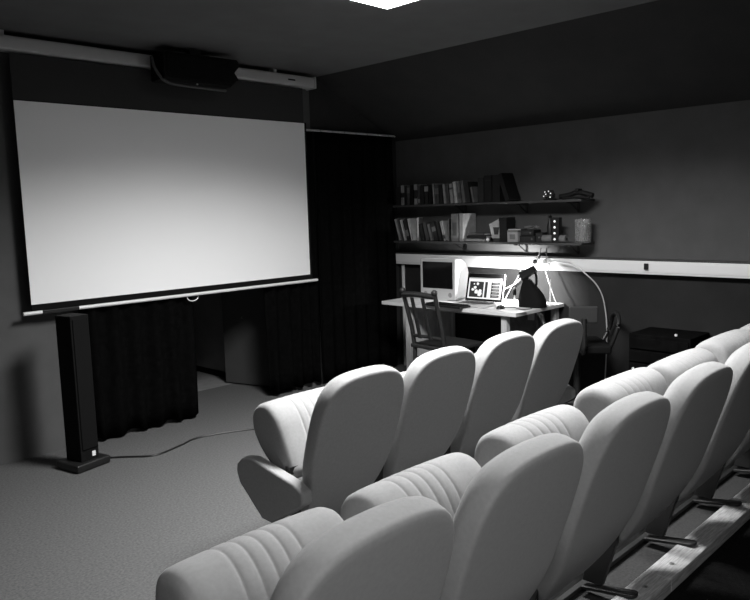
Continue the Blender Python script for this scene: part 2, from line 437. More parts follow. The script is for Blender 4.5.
ROW1 = [(2.02, 2.205, 0.0), (2.53, 2.21, 0), (3.035, 2.205, 0), (3.545, 2.21, 0)]
L1 = ['grey cinema seat at the left end of the front row, its side armrest in view',
      'grey cinema seat in the front row, second from its left end',
      'grey cinema seat in the front row, third from its left end',
      'grey cinema seat at the right end of the front row, nearest the table']
ROW2 = [(.945+.548*i, 1.08, .06) for i in range(7)]
L2 = ['grey cinema seat at the bottom of the photo, left end of the back row',
      'grey cinema seat in the back row, second from its left end',
      'grey cinema seat in the back row, third from its left end',
      'grey cinema seat in the back row, fourth from its left end',
      'grey cinema seat in the back row, fifth from its left end',
      'grey cinema seat in the back row, sixth from its left end',
      'grey cinema seat in the back row, seventh from its left end']
def place(src, label, loc, group, lift=0.0, rz=0.0):
    c = copy_tree(src); c.location = loc; c['label'] = label; c['group'] = group; c.rotation_euler.z = rz
    for ch in c.children:
        if ch.name.split('.')[0] == 'seat': ch.location.z += lift
    return c
LIFT2 = [0, 0, 0, 0, -.008, .004, 0]
for ROW, LAB, G, LIFT, pitch in ((ROW1, L1, G1, [0, 0, 0, 0], .51), (ROW2, L2, G2, LIFT2, .548)):
    n_ = len(ROW)
    fl = dict(fold=36, lift=-.035) if G == G1 else dict(fold=8, lift=.03)
    make_seat('cinema_seat', LAB[0], ROW[0], G, pitch, first=True, fold=33, lift=-.012)
    a = 1
    if G == G2:
        make_seat('cinema_seat', LAB[1], ROW[1], G, pitch, fold=32, lift=-.015)
        make_seat('cinema_seat', LAB[2], ROW[2], G, pitch, fold=19, lift=.0); a = 3
    mid = make_seat('cinema_seat', LAB[a], ROW[a], G, pitch, **fl)
    for i in range(a+1, n_-1): place(mid, LAB[i], ROW[i], G, LIFT[i])
    make_seat('cinema_seat', LAB[-1], ROW[-1], G, pitch, last=True, **fl)
# timber beams and floor rails that carry the back row
def beam(name, label, lo, hi, joints):
    root = thing(name, label, 'timber beam', ((lo[0]+hi[0])/2, (lo[1]+hi[1])/2, 0)); c = root.location
    xs = [lo[0]] + joints + [hi[0]]
    for a, b in zip(xs[:-1], xs[1:]):
        boxo('plank', (a+.001-c.x, lo[1]-c.y, 0), (b-.001-c.x, hi[1]-c.y, hi[2]), M['plank'], root, bevel=.004)
    return root
bm_ = beam('timber_beam', 'pale timber beam on the floor behind the back row seats', (.5, 1.08, 0), (4.9, 1.185, .055), [1.55, 2.66, 3.9])
for x in (2.54, 2.78, 3.6):
    bm = bmesh.new(); lathe(bm, [(.004,.054),(.010,.054),(.010,.0575),(.004,.0585)], 10, (x-bm_.location.x, 1.13-bm_.location.y, 0)); finish('screw', bm, M['metal'], bm_)
beam('timber_beam', 'pale timber beam on the floor under the front edge of the back row seats', (.5, 1.38, 0), (4.9, 1.49, .05), [1.9, 3.3])
rl = thing('seat_rail', 'black steel floor rail joining the back row seat feet', 'rail', (2.6, 1.347, 0))
boxo('rail_bar', (-1.95, -.012, .012), (2.05, .012, .03), M['black_metal'], rl, bevel=.003)
for x in (-1.94, 2.04): boxo('rail_end_plate', (x-.01, -.02, 0), (x+.01, .02, .035), M['black_metal'], rl)

# ------------------------------------------------------------------ table and the things on it
TZ = .72
tb = thing('table', 'pale work table against the right wall under the shelves', 'table', (4.76, 3.65, 0))
boxo('table_top', (-.34, -.69, TZ-.028), (.335, .66, TZ), M['table'], tb, bevel=.003)
for x, y in ((-.28, .40), (-.28, -.56), (.28, .40), (.28, -.64)):
    boxo('leg', (x-.024, y-.024, 0), (x+.024, y+.024, TZ-.028), M['table_leg'], tb, bevel=.003)
boxo('apron', (.0, -.62, TZ-.10), (.02, .62, TZ-.028), M['table_leg'], tb)
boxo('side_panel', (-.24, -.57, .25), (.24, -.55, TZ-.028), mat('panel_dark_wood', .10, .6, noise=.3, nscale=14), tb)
boxo('side_panel', (-.24, .39, .25), (.24, .41, TZ-.028), M['table_leg'], tb)

cp = thing('desktop_computer', 'white all-in-one tube desktop computer with dark screen at the left of the table', 'computer', (4.75, 3.935, TZ), R(2))
# local: faces -x ; y is width
bm = bmesh.new()
secs = [(-.02,.192,.355,0),(.02,.194,.36,0),(.09,.190,.352,.004),(.17,.165,.315,.012),(.24,.125,.25,.02),(.27,.085,.19,.03)]
rings = []
for x, hw, h, z0 in secs:
    ring = []
    for k in range(28):
        a = 2*math.pi*k/28; c, s = math.cos(a), math.sin(a); e = .28
        ring.append(bm.verts.new((x, hw*math.copysign(abs(c)**e, c), z0+(h-z0)/2+(h-z0)/2*math.copysign(abs(s)**e, s))))
    rings.append(ring)
for i in range(len(rings)-1):
    for k in range(28): bm.faces.new((rings[i][k], rings[i][(k+1) % 28], rings[i+1][(k+1) % 28], rings[i+1][k]))
bm.faces.new(rings[0]); bm.faces.new(rings[-1])
finish('casing', bm, M['white_plastic'], cp, smooth=45)
boxo('bezel', (-.034, -.186, .006), (-.018, .186, .35), M['grey_plastic'], cp, bevel=.012, segs=3)
boxo('screen', (-.037, -.158, .10), (-.03, .158, .325), M['crt'], cp, bevel=.006)
for y in (-.13, .13):
    bm = bmesh.new(); lathe(bm, [(.004,-.002),(.019,-.002),(.021,0),(.004,.003)], 20, (-.0345, y, .05), 'x'); finish('speaker_grille', bm, mat('grille_grey', .22, .6), cp, smooth=40)
boxo('stand_foot', (-.03, -.1, 0), (.14, .1, .012), M['white_plastic'], cp, bevel=.004)

lt = thing('laptop', 'open silver-edged laptop showing a web page in the middle of the table', 'laptop', (4.73, 3.475, TZ), R(4)); lt.scale = (1.1, 1.1, 1.1)
# local: screen faces -x, hinge at x=0
boxo('base', (-.20, -.155, .001), (.0, .155, .018), M['grey_plastic'], lt, bevel=.004)
kb = boxo('keyboard', (-.135, -.135, .018), (-.02, .135, .0195), M['black_plastic'], lt)
bm = bmesh.new()
for r in range(5):
    for c in range(13): bx(bm, (-.132+r*.0225, -.131+c*.0203, .0195), (-.132+r*.0225+.018, -.131+c*.0203+.017, .021))
finish('keys', bm, M['black_plastic'], kb)
boxo('trackpad', (-.19, -.045, .018), (-.142, .045, .0187), M['metal'], lt)
lid = thing('x', 'x', 'x', (0, 0, .018)); lid.parent = lt; lid.name = 'lid'; del lid['label']; del lid['category']; lid.rotation_euler = (0, R(14), 0)
boxo('lid_shell', (0, -.158, 0), (.008, .158, .205), M['grey_plastic'], lid, bevel=.004)
boxo('bezel', (-.0015, -.156, .002), (.0, .156, .203), M['rack'], lid)
bm = bmesh.new(); bx(bm, (-.0025, -.140, .018), (-.0015, .140, .172)); 
dsp = finish('display', bm, M['lcd'], lid)
boxo('menu_strip', (-.003, -.140, .164), (-.0025, .140, .172), M['lcd_grey'], lid)
boxo('photo_block', (-.003, .010, .028), (-.0025, .128, .143), M['lcd_dark'], lid)
bm = bmesh.new(); rnd = random.Random(4)
for k in range(13):
    cy, cz, rr = .07+rnd.uniform(-.045, .045), .083+rnd.uniform(-.045, .045), rnd.uniform(.006, .016)
    vs = [bm.verts.new((-.0033, cy+rr*math.cos(2*math.pi*q/10)*rnd.uniform(.8, 1.2), cz+rr*math.sin(2*math.pi*q/10))) for q in range(10)]; bm.faces.new(vs)
finish('photo_flowers', bm, M['lcd'], lid)
bm = bmesh.new(); bx(bm, (-.003, -.024, .028), (-.0025, -.002, .143))
for k in range(5): bx(bm, (-.003, -.126, .030+k*.023), (-.0025, -.060, .030+k*.023+.019))
bx(bm, (-.003, -.060, .028), (-.0026, -.055, .143))
finish('page_blocks', bm, M['lcd_dark'], lid)
bm = bmesh.new()
for k in range(5):
    for q in range(2): bx(bm, (-.0034, -.120+.01*q, .036+k*.023+q*.006), (-.003, -.068, .0385+k*.023+q*.006))
finish('text_lines', bm, M['lcd_grey'], lid)

kbd = thing('keyboard', 'black keyboard lying on the table in front of the laptop', 'keyboard', (4.45, 3.62, TZ), R(-4))
boxo('keyboard_body', (-.065, -.19, .001), (.065, .19, .018), M['black_plastic'], kbd, bevel=.004)
bm = bmesh.new()
for r in range(5):
    for c in range(18): bx(bm, (-.055+r*.022, -.18+c*.02, .018), (-.055+r*.022+.018, -.18+c*.02+.017, .024))
finish('keys', bm, M['black_matte'], kbd)
boxo('status_light', (.055, -.165, .018), (.059, -.161, .0195), M['led'], kbd)
ms = thing('computer_mouse', 'small black computer mouse on the table front, right of the papers', 'mouse', (4.575, 3.20, TZ), R(20))
bm = bmesh.new(); bmesh.ops.create_uvsphere(bm, u_segments=16, v_segments=10, radius=1)
for v in bm.verts: v.co = Vector((v.co.x*.055, v.co.y*.031, max(0, v.co.z)*.032))
finish('mouse_body', bm, M['black_plastic'], ms, smooth=60)
boxo('scroll_wheel', (-.034, -.004, .022), (-.018, .004, .0315), M['grey_plastic'], ms, bevel=.001)
tag(tubeo('mouse_cable', spline([(4.63,3.21,TZ+.004),(4.68,3.16,TZ+.004),(4.63,3.09,TZ+.004),(4.60,3.02,TZ+.004),(4.68,2.99,TZ+.004)], 6), .003, M['black_plastic'], n=6), 'thin black cable lying on the table in front of the black lamp', 'cable')
def sheet(name, label, c, w, d, rz, seed, z):
    rnd = random.Random(seed); bm = bmesh.new(); n = 8; g = []
    for i in range(n+1):
        row = []
        for j in range(n+1):
            u, v = i/n-.5, j/n-.5
            row.append(bm.verts.new((u*w, v*d, .0015+.006*max(0, math.sin(5*u+seed)*math.sin(4*v+seed*2)))))
        g.append(row)
    for i in range(n):
        for j in range(n): bm.faces.new((g[i][j], g[i+1][j], g[i+1][j+1], g[i][j+1]))
    o = finish(name, bm, M['paper'], smooth=180); o.location = (c[0], c[1], z); o.rotation_euler.z = rz
    s = o.modifiers.new('t', 'SOLIDIFY'); s.thickness = .0012
    return tag(o, label, 'paper')
sheet('paper_sheet', 'white sheet of paper on the table just right of the laptop, at the back', (4.87, 3.20), .30, .22, R(10), 1, TZ)
sheet('paper_sheet', 'crumpled white paper on the table between keyboard and mouse', (4.58, 3.33), .16, .13, R(30), 2, TZ+.001)
sheet('paper_sheet', 'white sheet lying at the front right corner of the table', (4.50, 3.04), .12, .19, R(-12), 3, TZ+.0005)

# desk lamp
dl = thing('desk_lamp', 'squat black desk lamp with tilted head and wedge-shaped body at the right of the table', 'desk lamp', (4.79, 3.055, TZ), R(0))
bm = bmesh.new()
lay = [(0,.07,.105,0),(.05,.07,.105,.0),(.09,.062,.092,.01),(.13,.05,.075,.022),(.17,.038,.05,.035),(.20,.028,.032,.045),(.215,.02,.022,.05)]
rings = []
for z, hx, hy, oy in lay:
    ring = []
    for k in range(20):
        a = 2*math.pi*k/20; c, s = math.cos(a), math.sin(a); e = .6
        ring.append(bm.verts.new((hx*math.copysign(abs(c)**e, c), oy+hy*math.copysign(abs(s)**e, s)*(1+.05*math.sin(3*a+z*40)), z)))
    rings.append(ring)
for i in range(len(rings)-1):
    for k in range(20): bm.faces.new((rings[i][k], rings[i][(k+1) % 20], rings[i+1][(k+1) % 20], rings[i+1][k]))
bm.faces.new(rings[0]); bm.faces.new(rings[-1]); finish('lamp_base', bm, M['black_matte'], dl, smooth=60)
bm = bmesh.new(); tube(bm, spline([(0,-.02,.13),(0,-.035,.19),(0,-.03,.25),(0,-.005,.285)], 6), .010, 8); finish('lamp_arm', bm, M['black_matte'], dl, smooth=60)
bm = bmesh.new(); tube(bm, spline([(0,.05,.21),(0,.045,.24)], 4), .012, 8); finish('neck', bm, M['black_matte'], dl, smooth=60)
hd = bpy.data.objects.new('lamp_head', None)
bm = bmesh.new()
lathe(bm, [(.010,-.065),(.030,-.06),(.034,-.02),(.035,.04),(.041,.065),(.038,.065),(.03,.045),(.01,.04)], 20)
rotm = Euler((R(-118), 0, 0)).to_matrix()
bmesh.ops.rotate(bm, verts=bm.verts, cent=(0,0,0), matrix=rotm); bmesh.ops.translate(bm, verts=bm.verts, vec=(0, .035, .262))
bpy.data.objects.remove(hd)
hd = finish('lamp_head', bm, M['black_plastic'], dl, smooth=50)
bm = bmesh.new(); bmesh.ops.create_uvsphere(bm, u_segments=12, v_segments=8, radius=.020)
bmesh.ops.translate(bm, verts=bm.verts, vec=(0, .035+.052*.88, .262-.052*.47)); finish('bulb', bm, mat('bulb_glow', .9, .5, emit=6), hd, smooth=60)
l = bpy.data.lights.new('desk_lamp_light', 'SPOT'); l.energy = 60; l.spot_size = R(172); l.spot_blend = .5; l.shadow_soft_size = .02
lo = bpy.data.objects.new('desk_lamp_light', l); COL.objects.link(lo); lo.location = (4.765, 3.235, .925)
lo.rotation_euler = Vector((.75, .40, -.42)).to_track_quat('-Z', 'Y').to_euler()

mk = thing('stick', 'small white stick with a black tip standing just left of the black desk lamp', 'stick', (4.77, 3.20, TZ))
bm = bmesh.new(); tube(bm, [(0,0,0),(.0,.005,.085)], .006, 8); finish('stem', bm, M['white_plastic'], mk, smooth=50)
bm = bmesh.new(); lathe(bm, [(.004,.08),(.014,.085),(.015,.115),(.009,.14),(.004,.145)], 12, (0,.006,0)); finish('black_tip', bm, M['black_matte'], mk, smooth=50)
boxo('stick_foot', (-.015,-.015,0), (.015,.015,.006), M['white_plastic'], mk, bevel=.002)
wr = thing('upright_rod', 'thin upright white rod standing on the right back corner of the table', 'rod', (4.93, 2.985, TZ))
bm = bmesh.new(); tube(bm, [(0,0,.0),(0,0,.20)], .0042, 8); finish('rod', bm, M['white_plastic'], wr, smooth=50)
boxo('rod_base', (-.02,-.02,0), (.02,.02,.008), M['white_plastic'], wr, bevel=.002)

# plugs and cables at the trunking
for y, mm, lab in ((3.175, 'black_plastic', 'black plug in the left socket of the white trunking'), (3.09, 'white_plastic', 'white plug in the right socket of the white trunking')):
    p = thing('plug', lab, 'plug', (5.024, y, 1.045))
    bm = bmesh.new(); lathe(bm, [(.012,0),(.020,-.004),(.018,-.022),(.008,-.034)], 14, (0,0,0), 'x'); finish('plug_body', bm, M[mm], p, smooth=50)
    bm = bmesh.new(); tube(bm, [(-.03,0,0),(-.045,-.004,-.008),(-.05,-.004,-.03)], .004, 6); finish('cord_relief', bm, M[mm], p, smooth=50)
def cable(label, pts, r, m, n=8):
    tag(tubeo('cable', spline(pts, n), r, M[m], n=6), label, 'cable')
cable('white cable arcing from the trunking sockets down to the right', [(5.02,3.07,1.03),(4.99,3.02,1.055),(4.98,2.92,1.058),(4.98,2.82,1.04),(4.99,2.72,.97),(5.02,2.64,.88),(5.05,2.6,.75),(5.06,2.58,.5),(5.06,2.6,.02)], .005, 'grey_plastic')
cable('white cable drooping from the trunking down to the laptop', [(5.02,3.25,.985),(5.01,3.28,.94),(5.0,3.33,.88),(4.98,3.40,.835),(4.95,3.48,.80),(4.90,3.54,.77),(4.84,3.60,.735)], .005, 'grey_plastic')
cable('straight white cable from the sockets down to the upright white rod', [(5.02,3.09,1.0),(5.01,3.06,.93),(5.0,3.02,.84),(4.99,2.99,.78),(4.985,2.962,.728)], .0038, 'grey_plastic')
cable('thin black cable hanging from the lower shelf to the black plug', [(4.985,3.10,1.16),(5.0,3.12,1.12),(5.01,3.165,1.06)], .003, 'black_plastic')
cable('thin black cable hanging from the lower shelf to the white plug', [(4.985,3.05,1.16),(5.0,3.06,1.11),(5.01,3.075,1.06)], .003, 'black_plastic')
cable('thin grey cable on the wall behind the table left of the lamp', [(5.03,3.32,.97),(5.04,3.36,.90),(5.04,3.42,.82),(5.0,3.45,.73)], .003, 'grey_plastic')
for k in range(2):
    cable(['coiled white cable behind the white desktop computer, upper loop', 'coiled white cable behind the white desktop computer, lower loop'][k],
          [(4.86,3.66,TZ+.02+.03*k),(4.82,3.62,TZ+.05+.03*k),(4.80,3.57,TZ+.03+.025*k),(4.84,3.55,TZ+.008+.01*k),(4.88,3.59,TZ+.008+.02*k)], .006, 'white_plastic', 6)

# ------------------------------------------------------------------ wooden chair at the table
wc = thing('wooden_chair', 'dark wooden chair with slatted back pulled up to the table', 'chair', (4.30, 3.53, 0), R(-4))
# local: faces +x
def post(y0, y1): return [(-.17, y0, 0), (-.165, y0, .44), (-.19, (y0+y1)/2, .60), (-.27, y1, .88)]
for s in (-1, 1):
    bm = bmesh.new(); tube(bm, post(s*.155, s*.165), .017, 8); o = finish('back_post', bm, M['dark_wood'], wc, smooth=50)
    bm = bmesh.new(); bmesh.ops.create_uvsphere(bm, u_segments=10, v_segments=8, radius=.023); bmesh.ops.translate(bm, verts=bm.verts, vec=(-.272, s*.166, .885)); finish('finial', bm, M['dark_wood'], o, smooth=60)
    bm = bmesh.new(); tube(bm, [(.20, s*.175, 0), (.19, s*.17, .45)], .013, 8, .019); finish('leg', bm, M['dark_wood'], wc, smooth=50)
    bm = bmesh.new(); tube(bm, [(-.166, s*.157, .22), (.195, s*.172, .22)], .010, 8); finish('stretcher', bm, M['dark_wood'], wc, smooth=50)
for k, y in enumerate((-.055, .055)):
    bm = bmesh.new(); bx(bm, (-.012, y-.016, 0), (0, y+.016, .32))
    for v in bm.verts: v.co.x += -.20 - .245*v.co.z; v.co.z += .52
    finish('back_slat', bm, M['dark_wood'], wc, bevel=.003)
bm = bmesh.new(); tube(bm, spline([(-.265,-.165,.855),(-.285,0,.865),(-.265,.165,.855)], 6), .021, 8); finish('top_rail', bm, M['dark_wood'], wc, smooth=50)
bm = bmesh.new(); tube(bm, [(-.182,-.158,.53),(-.19,0,.535),(-.182,.158,.53)], .013, 8); finish('lower_rail', bm, M['dark_wood'], wc, smooth=50)
bm = bmesh.new(); prism(bm, [(-.19,-.18),(.22,-.21),(.235,0),(.22,.21),(-.19,.18)], .435, .465, 'z'); finish('seat', bm, M['dark_wood'], wc, bevel=.008)

# dark swivel chair right of the table
oc = thing('office_chair', 'dark office chair with grey backrest in the shadow right of the table', 'chair', (4.76, 2.66, 0), R(-50))
bm = bmesh.new(); prism(bm, [(-.2,.0),(.2,.0),(.21,.03),(.19,.06),(-.19,.06),(-.21,.03)], .44, .50, 'z'); 
for v in bm.verts: v.co.y = (v.co.y-.03)*7
finish('seat', bm, M['black_matte'], oc, bevel=.015)
bm = bmesh.new(); bx(bm, (-.10,-.235,.665), (.10,-.205,.785)); finish('backrest', bm, mat('chair_grey_cloth', .03, .9), oc, bevel=.012)
bm = bmesh.new(); tube(bm, spline([(0,-.12,.45),(0,-.24,.47),(0,-.25,.60),(0,-.245,.70)], 5), .018, 8); finish('back_bar', bm, M['black_metal'], oc, smooth=50)
for s in (-1, 1):
    bm = bmesh.new(); tube(bm, spline([(s*.20,.10,.47),(s*.26,.12,.58),(s*.27,.06,.68),(s*.27,-.08,.70),(s*.25,-.16,.62),(s*.2,-.14,.47)], 6), .016, 8); finish('armrest', bm, M['black_plastic'], oc, smooth=50)
bm = bmesh.new(); tube(bm, [(0,0,.06),(0,0,.45)], .025, 12); finish('gas_column', bm, M['black_metal'], oc, smooth=50)
for k in range(5):
    a = 2*math.pi*k/5; e = (.22*math.cos(a), .22*math.sin(a), .055)
    bm = bmesh.new(); tube(bm, [(0,0,.09), e], .022, 8, .014); lg = finish('base_leg', bm, M['black_plastic'], oc, smooth=50)
    bm = bmesh.new(); lathe(bm, [(.006,-.018),(.026,-.018),(.026,.018),(.006,.018)], 12, (e[0], e[1], .026), 'x'); finish('caster', bm, M['black_plastic'], lg, smooth=40)

# black equipment rack by the right wall
er = thing('equipment_rack', 'low black slatted equipment box in the dark by the right wall', 'equipment box', (4.91, 2.05, 0))
boxo('case', (-.16, -.21, .02), (.17, .21, .60), M['rack'], er, bevel=.006)
for k in range(6):
    boxo('front_panel', (-.172, -.20, .05+k*.09), (-.16, .20, .05+k*.09+.075), M['rack'], er, bevel=.003)
for x in (-.12, .13):
    for y in (-.17, .17): boxo('foot', (x-.02, y-.02, 0), (x+.02, y+.02, .02), M['black_matte'], er)
bm = bmesh.new(); lathe(bm, [(.003,-.01),(.008,-.008),(.008,0),(.003,0)], 10, (-.172, .17, .36), 'x'); finish('knob', bm, M['white_plastic'], er, smooth=40)  # white knobs added here and on top to stand in for glints
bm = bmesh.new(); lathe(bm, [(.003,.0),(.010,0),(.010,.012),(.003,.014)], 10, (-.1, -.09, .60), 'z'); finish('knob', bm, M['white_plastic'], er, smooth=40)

# ------------------------------------------------------------------ shelves
SH = []
for z, lab, ends in ((1.527, 'upper dark wall shelf holding the upright paperbacks', (2.64, 4.60)), (1.205, 'lower dark wall shelf above the trunking and table', (2.64, 4.60))):
    s = thing('wall_shelf', lab, 'shelf', (5.0, 3.6, z))
    bm = bmesh.new(); prism(bm, [(-.10,-.86),(-.09,-.885),(.095,-.895),(.095,1.0),(-.10,1.0)], -.018, 0, 'z'); finish('board', bm, M['shelf'], s, bevel=.002)
    for y in (3.92, 3.30, 2.84):
        bm = bmesh.new()
        bx(bm, (-.075, y-3.6-.009, -.026), (.095, y-3.6+.009, -.018)); bx(bm, (.088, y-3.6-.009, -.10), (.095, y-3.6+.009, -.018))
        tube(bm, [(.09, y-3.6, -.09), (-.03, y-3.6, -.024)], .005, 6)
        finish('bracket', bm, M['black_metal'], s)
UZ, LZ = 1.5275, 1.2055
tones = dict(b0='black', b1='dark', b2='dark grey', b3='grey', b4='pale grey', b5='white')
def book(label, y, th, h, d, tone, z, lean=0.0, x0=4.925, stripe=None, yaw=0.0, group=None):
    """upright book: spine faces -x at x0, thickness along y (towards -y), leaning about x"""
    root = thing('book', label, 'book', (x0, y, z), 0, group)
    # lean>0 : top moves towards +y (to the curtain)
    bm = bmesh.new()
    t = min(.003, th*.2)
    bx(bm, (0, -th, 0), (.003, 0, h)); bx(bm, (0, -th, 0), (d, -th+t, h)); bx(bm, (0, -t, 0), (d, 0, h))
    c = finish('cover', bm, M[tone], root)
    p = boxo('pages', (.003, -th+t, .003), (d-.004, -t, h-.004), M['pages'], root)
    kids = [c, p]
    if stripe:
        a, b, tn = stripe
        kids.append(boxo('spine_label', (-.0008, -th+.001, h*a), (0, -.001, h*b), M[tn], root))
    piv_y = -th if lean < 0 else 0.0
    # rest the leaning book on its lower edge
    m = Matrix.Translation((0, piv_y, 0)) @ Matrix.Rotation(-lean, 4, 'X') @ Matrix.Translation((0, -piv_y, 0))
    dz = 0.0
    if lean: 
        zs = [(m @ Vector((0, yy, 0))).z for yy in (0, -th)]; dz = -min(zs)
    for k in kids: k.matrix_local = Matrix.Translation((0, 0, dz)) @ m
    if yaw: root.rotation_euler.z = yaw
    return root
ORD = ['first','second','third','fourth','fifth','sixth','seventh','eighth','ninth','tenth','eleventh','twelfth','thirteenth','fourteenth','fifteenth','sixteenth','seventeenth','eighteenth','nineteenth','twentieth','twenty-first','twenty-second','twenty-third','twenty-fourth','twenty-fifth','twenty-sixth']
GU, GL = 'books standing on the upper shelf', 'books leaning on the lower shelf'
upper = [ # y_left, y_right (computed beforehand from image pixel columns), height, tone, lean, stripe
 (4.585,4.525,.165,'b1',0,None),(4.52,4.475,.175,'b4',0,(.38,.62,'b1')),(4.472,4.447,.17,'b1',0,None),(4.445,4.41,.17,'b2',0,(.6,.9,'b3')),
 (4.408,4.368,.172,'b0',0,None),(4.362,4.32,.178,'b4',0,(.3,.72,'b1')),(4.316,4.29,.16,'b2',0,(.1,.3,'b4')),(4.288,4.245,.17,'b1',0,None),
 (4.24,4.195,.168,'b1',0,(.66,.92,'b4')),(4.19,4.155,.165,'b0',0,None),(4.14,4.12,.175,'b4',.06,None),(4.115,4.07,.165,'b2',.06,(.5,.8,'b3')),
 (4.066,4.03,.16,'b1',.06,None),(4.022,3.992,.165,'b4',.09,None),(3.985,3.955,.16,'b2',.09,None),(3.95,3.91,.165,'b4',.10,(.7,.8,'b2')),
 (3.905,3.868,.18,'b5',.12,None),(3.86,3.825,.175,'b3',.12,(.2,.5,'b2')),(3.82,3.785,.185,'b3',.14,None),(3.775,3.735,.17,'b1',.14,None),
 (3.715,3.69,.13,'b3',.22,None),(3.66,3.60,.20,'b1',0,None),(3.598,3.52,.215,'b0',0,(.8,.83,'b1')),(3.518,3.44,.215,'b0',0,None)]
for i, (a, b, h, tn, ln, sp_) in enumerate(upper):
    kind = 'thin ' if a-b < .03 else ('thick ' if a-b > .055 else '')
    st_ = ' with a banded spine' if sp_ else ''
    book(f'{kind}{tones[tn]} book{st_} on the upper shelf, {ORD[i]} from the curtain', a, a-b, h, .13, tn, UZ, ln, stripe=sp_, group=GU)
# big black slab leaning at the end
book('large black album leaning at the right end of the upper shelf books', 3.385, .045, .225, .16, 'b0', UZ, R(20), x0=4.915)
lower = [(4.585,4.56,.20,'b4',.28,None),(4.55,4.53,.20,'b2',.28,None),(4.522,4.497,.19,'b5',.27,None),(4.487,4.45,.19,'b1',.27,(.2,.5,'b3')),(4.435,4.415,.20,'b5',.24,None)]
lower2 = [(4.315,4.275,.15,'b1',.20,None),(4.262,4.222,.165,'b2',.24,None),(4.21,4.18,.15,'b3',.26,None),(4.165,4.12,.165,'b1',.28,(.5,.75,'b3')),(4.105,4.075,.17,'b1',.28,None),(4.06,4.035,.175,'b4',.27,(.1,.3,'b2'))]
allL = lower + lower2
for i, (a, b, h, tn, ln, sp_) in enumerate(allL):
    st_ = ' with a banded spine' if sp_ else ''
    book(f'{tones[tn]} book{st_} leaning on the lower shelf, {ORD[i]} from the curtain', a-.03, a-b, h, .12, tn, LZ, ln, stripe=sp_, group=GL)
# pale album half turned to the room
al = thing('album', 'pale album with its cover turned outwards among the leaning books, lower shelf', 'album', (4.915, 4.325, LZ), R(24))
boxo('cover', (0, -.012, .001), (.15, .0, .205), M['b4'], al, bevel=.002); boxo('pages', (.004, -.010, .004), (.148, -.002, .207), M['pages'], al)
al2 = thing('album', 'grey picture album facing outwards beside the thick binder, lower shelf', 'album', (4.93, 3.985, LZ), R(28))
boxo('cover', (0, -.010, .001), (.13, .0, .19), M['b3'], al2, bevel=.002); boxo('picture', (.03, -.0108, .10), (.10, -.010, .165), M['b0'], al2)
bi = thing('binder', 'thick grey binder standing upright on the lower shelf', 'binder', (4.915, 3.94, LZ))
boxo('cover', (0, -.075, 0), (.17, 0, .235), M['b3'], bi, bevel=.003); boxo('spine_label', (-.001, -.06, .05), (0, -.015, .16), M['b2'], bi); boxo('pages', (.01, -.068, .01), (.172, -.007, .225), M['pages'], bi)
sl = thing('binder', 'pale slim binder with its cover catching light on the lower shelf', 'binder', (4.915, 3.85, LZ), R(-4))
boxo('cover', (0, -.04, 0), (.17, 0, .235), M['b4'], sl, bevel=.003); boxo('pages', (.004, -.036, .004), (.172, -.004, .23), M['pages'], sl)
for k, (w, dz, tn) in enumerate(((.17, 0, 'b4'), (.19, .028, 'b1'), (.16, .05, 'b2'))):
    root = thing('book', ['pale book at the bottom of the small flat pile, lower shelf', 'black book in the middle of the small flat pile, lower shelf', 'dark grey book on top of the small flat pile, lower shelf'][k], 'book', (4.92+.004*k, 3.79-.01*k, LZ+dz), R(2*k), 'flat pile of books on the lower shelf')
    bm = bmesh.new(); hh = (.027, .021, .02)[k]; bx(bm, (0,-w,0),(.13,0,.003)); bx(bm, (0,-w,hh-.003),(.13,0,hh)); bx(bm,(0,-w,0),(.003,0,hh)); finish('cover', bm, M[tn], root)
    boxo('pages', (.003,-w+.003,.003), (.127,-.003,hh-.003), M['pages'], root)
bl = thing('ball', 'tiny white ball at the front of the lower shelf', 'ball', (4.925, 3.565, LZ))
bm = bmesh.new(); bmesh.ops.create_uvsphere(bm, u_segments=16, v_segments=10, radius=.016); bmesh.ops.translate(bm, verts=bm.verts, vec=(0,0,.016)); finish('ball_body', bm, M['white_plastic'], bl, smooth=60)
# propped card
cd = thing('picture_card', 'pale slanted picture card propped against the black box, lower shelf', 'card', (4.945, 3.50, LZ+.028), R(20))
bm = bmesh.new(); prism(bm, [(.055,.115),(.03,.0),(-.04,.0),(-.055,.17)], 0, .004, 'x'); finish('card', bm, M['b4'], cd)
bm = bmesh.new(); prism(bm, [(.022,.09),(.012,.03),(-.02,.03),(-.03,.09)], -.001, 0, 'x'); finish('picture', bm, M['b1'], cd)
boxo('card_stand', (.004, -.03, -.028), (.03, .02, .01), M['b1'], cd)
bb = thing('box', 'upright black box between the slanted card and the cream cube, lower shelf', 'box', (4.93, 3.455, LZ))
boxo('box_body', (0, -.07, 0), (.12, 0, .17), M['b0'], bb, bevel=.003); boxo('box_lid', (-.002, -.072, .165), (.122, .002, .195), M['b0'], bb, bevel=.003)
cb = thing('box', 'small cream cube box at the middle of the lower shelf', 'box', (4.92, 3.372, LZ))
boxo('box_body', (0, -.098, 0), (.10, 0, .086), M['b4'], cb, bevel=.004); boxo('box_lid', (-.002, -.10, .078), (.102, .002, .092), M['b3'], cb, bevel=.003); boxo('printed_panel', (-.001, -.075, .022), (0, -.025, .062), M['b3'], cb)
pb = thing('book', 'thin pale book lying on top of the cream cube box', 'book', (4.93, 3.34, LZ+.0925)); boxo('cover', (0,-.09,0),(.08,.03,.012), M['b2'], pb, bevel=.002); boxo('pages', (-.001,-.088,.002),(.078,.028,.010), M['pages'], pb)
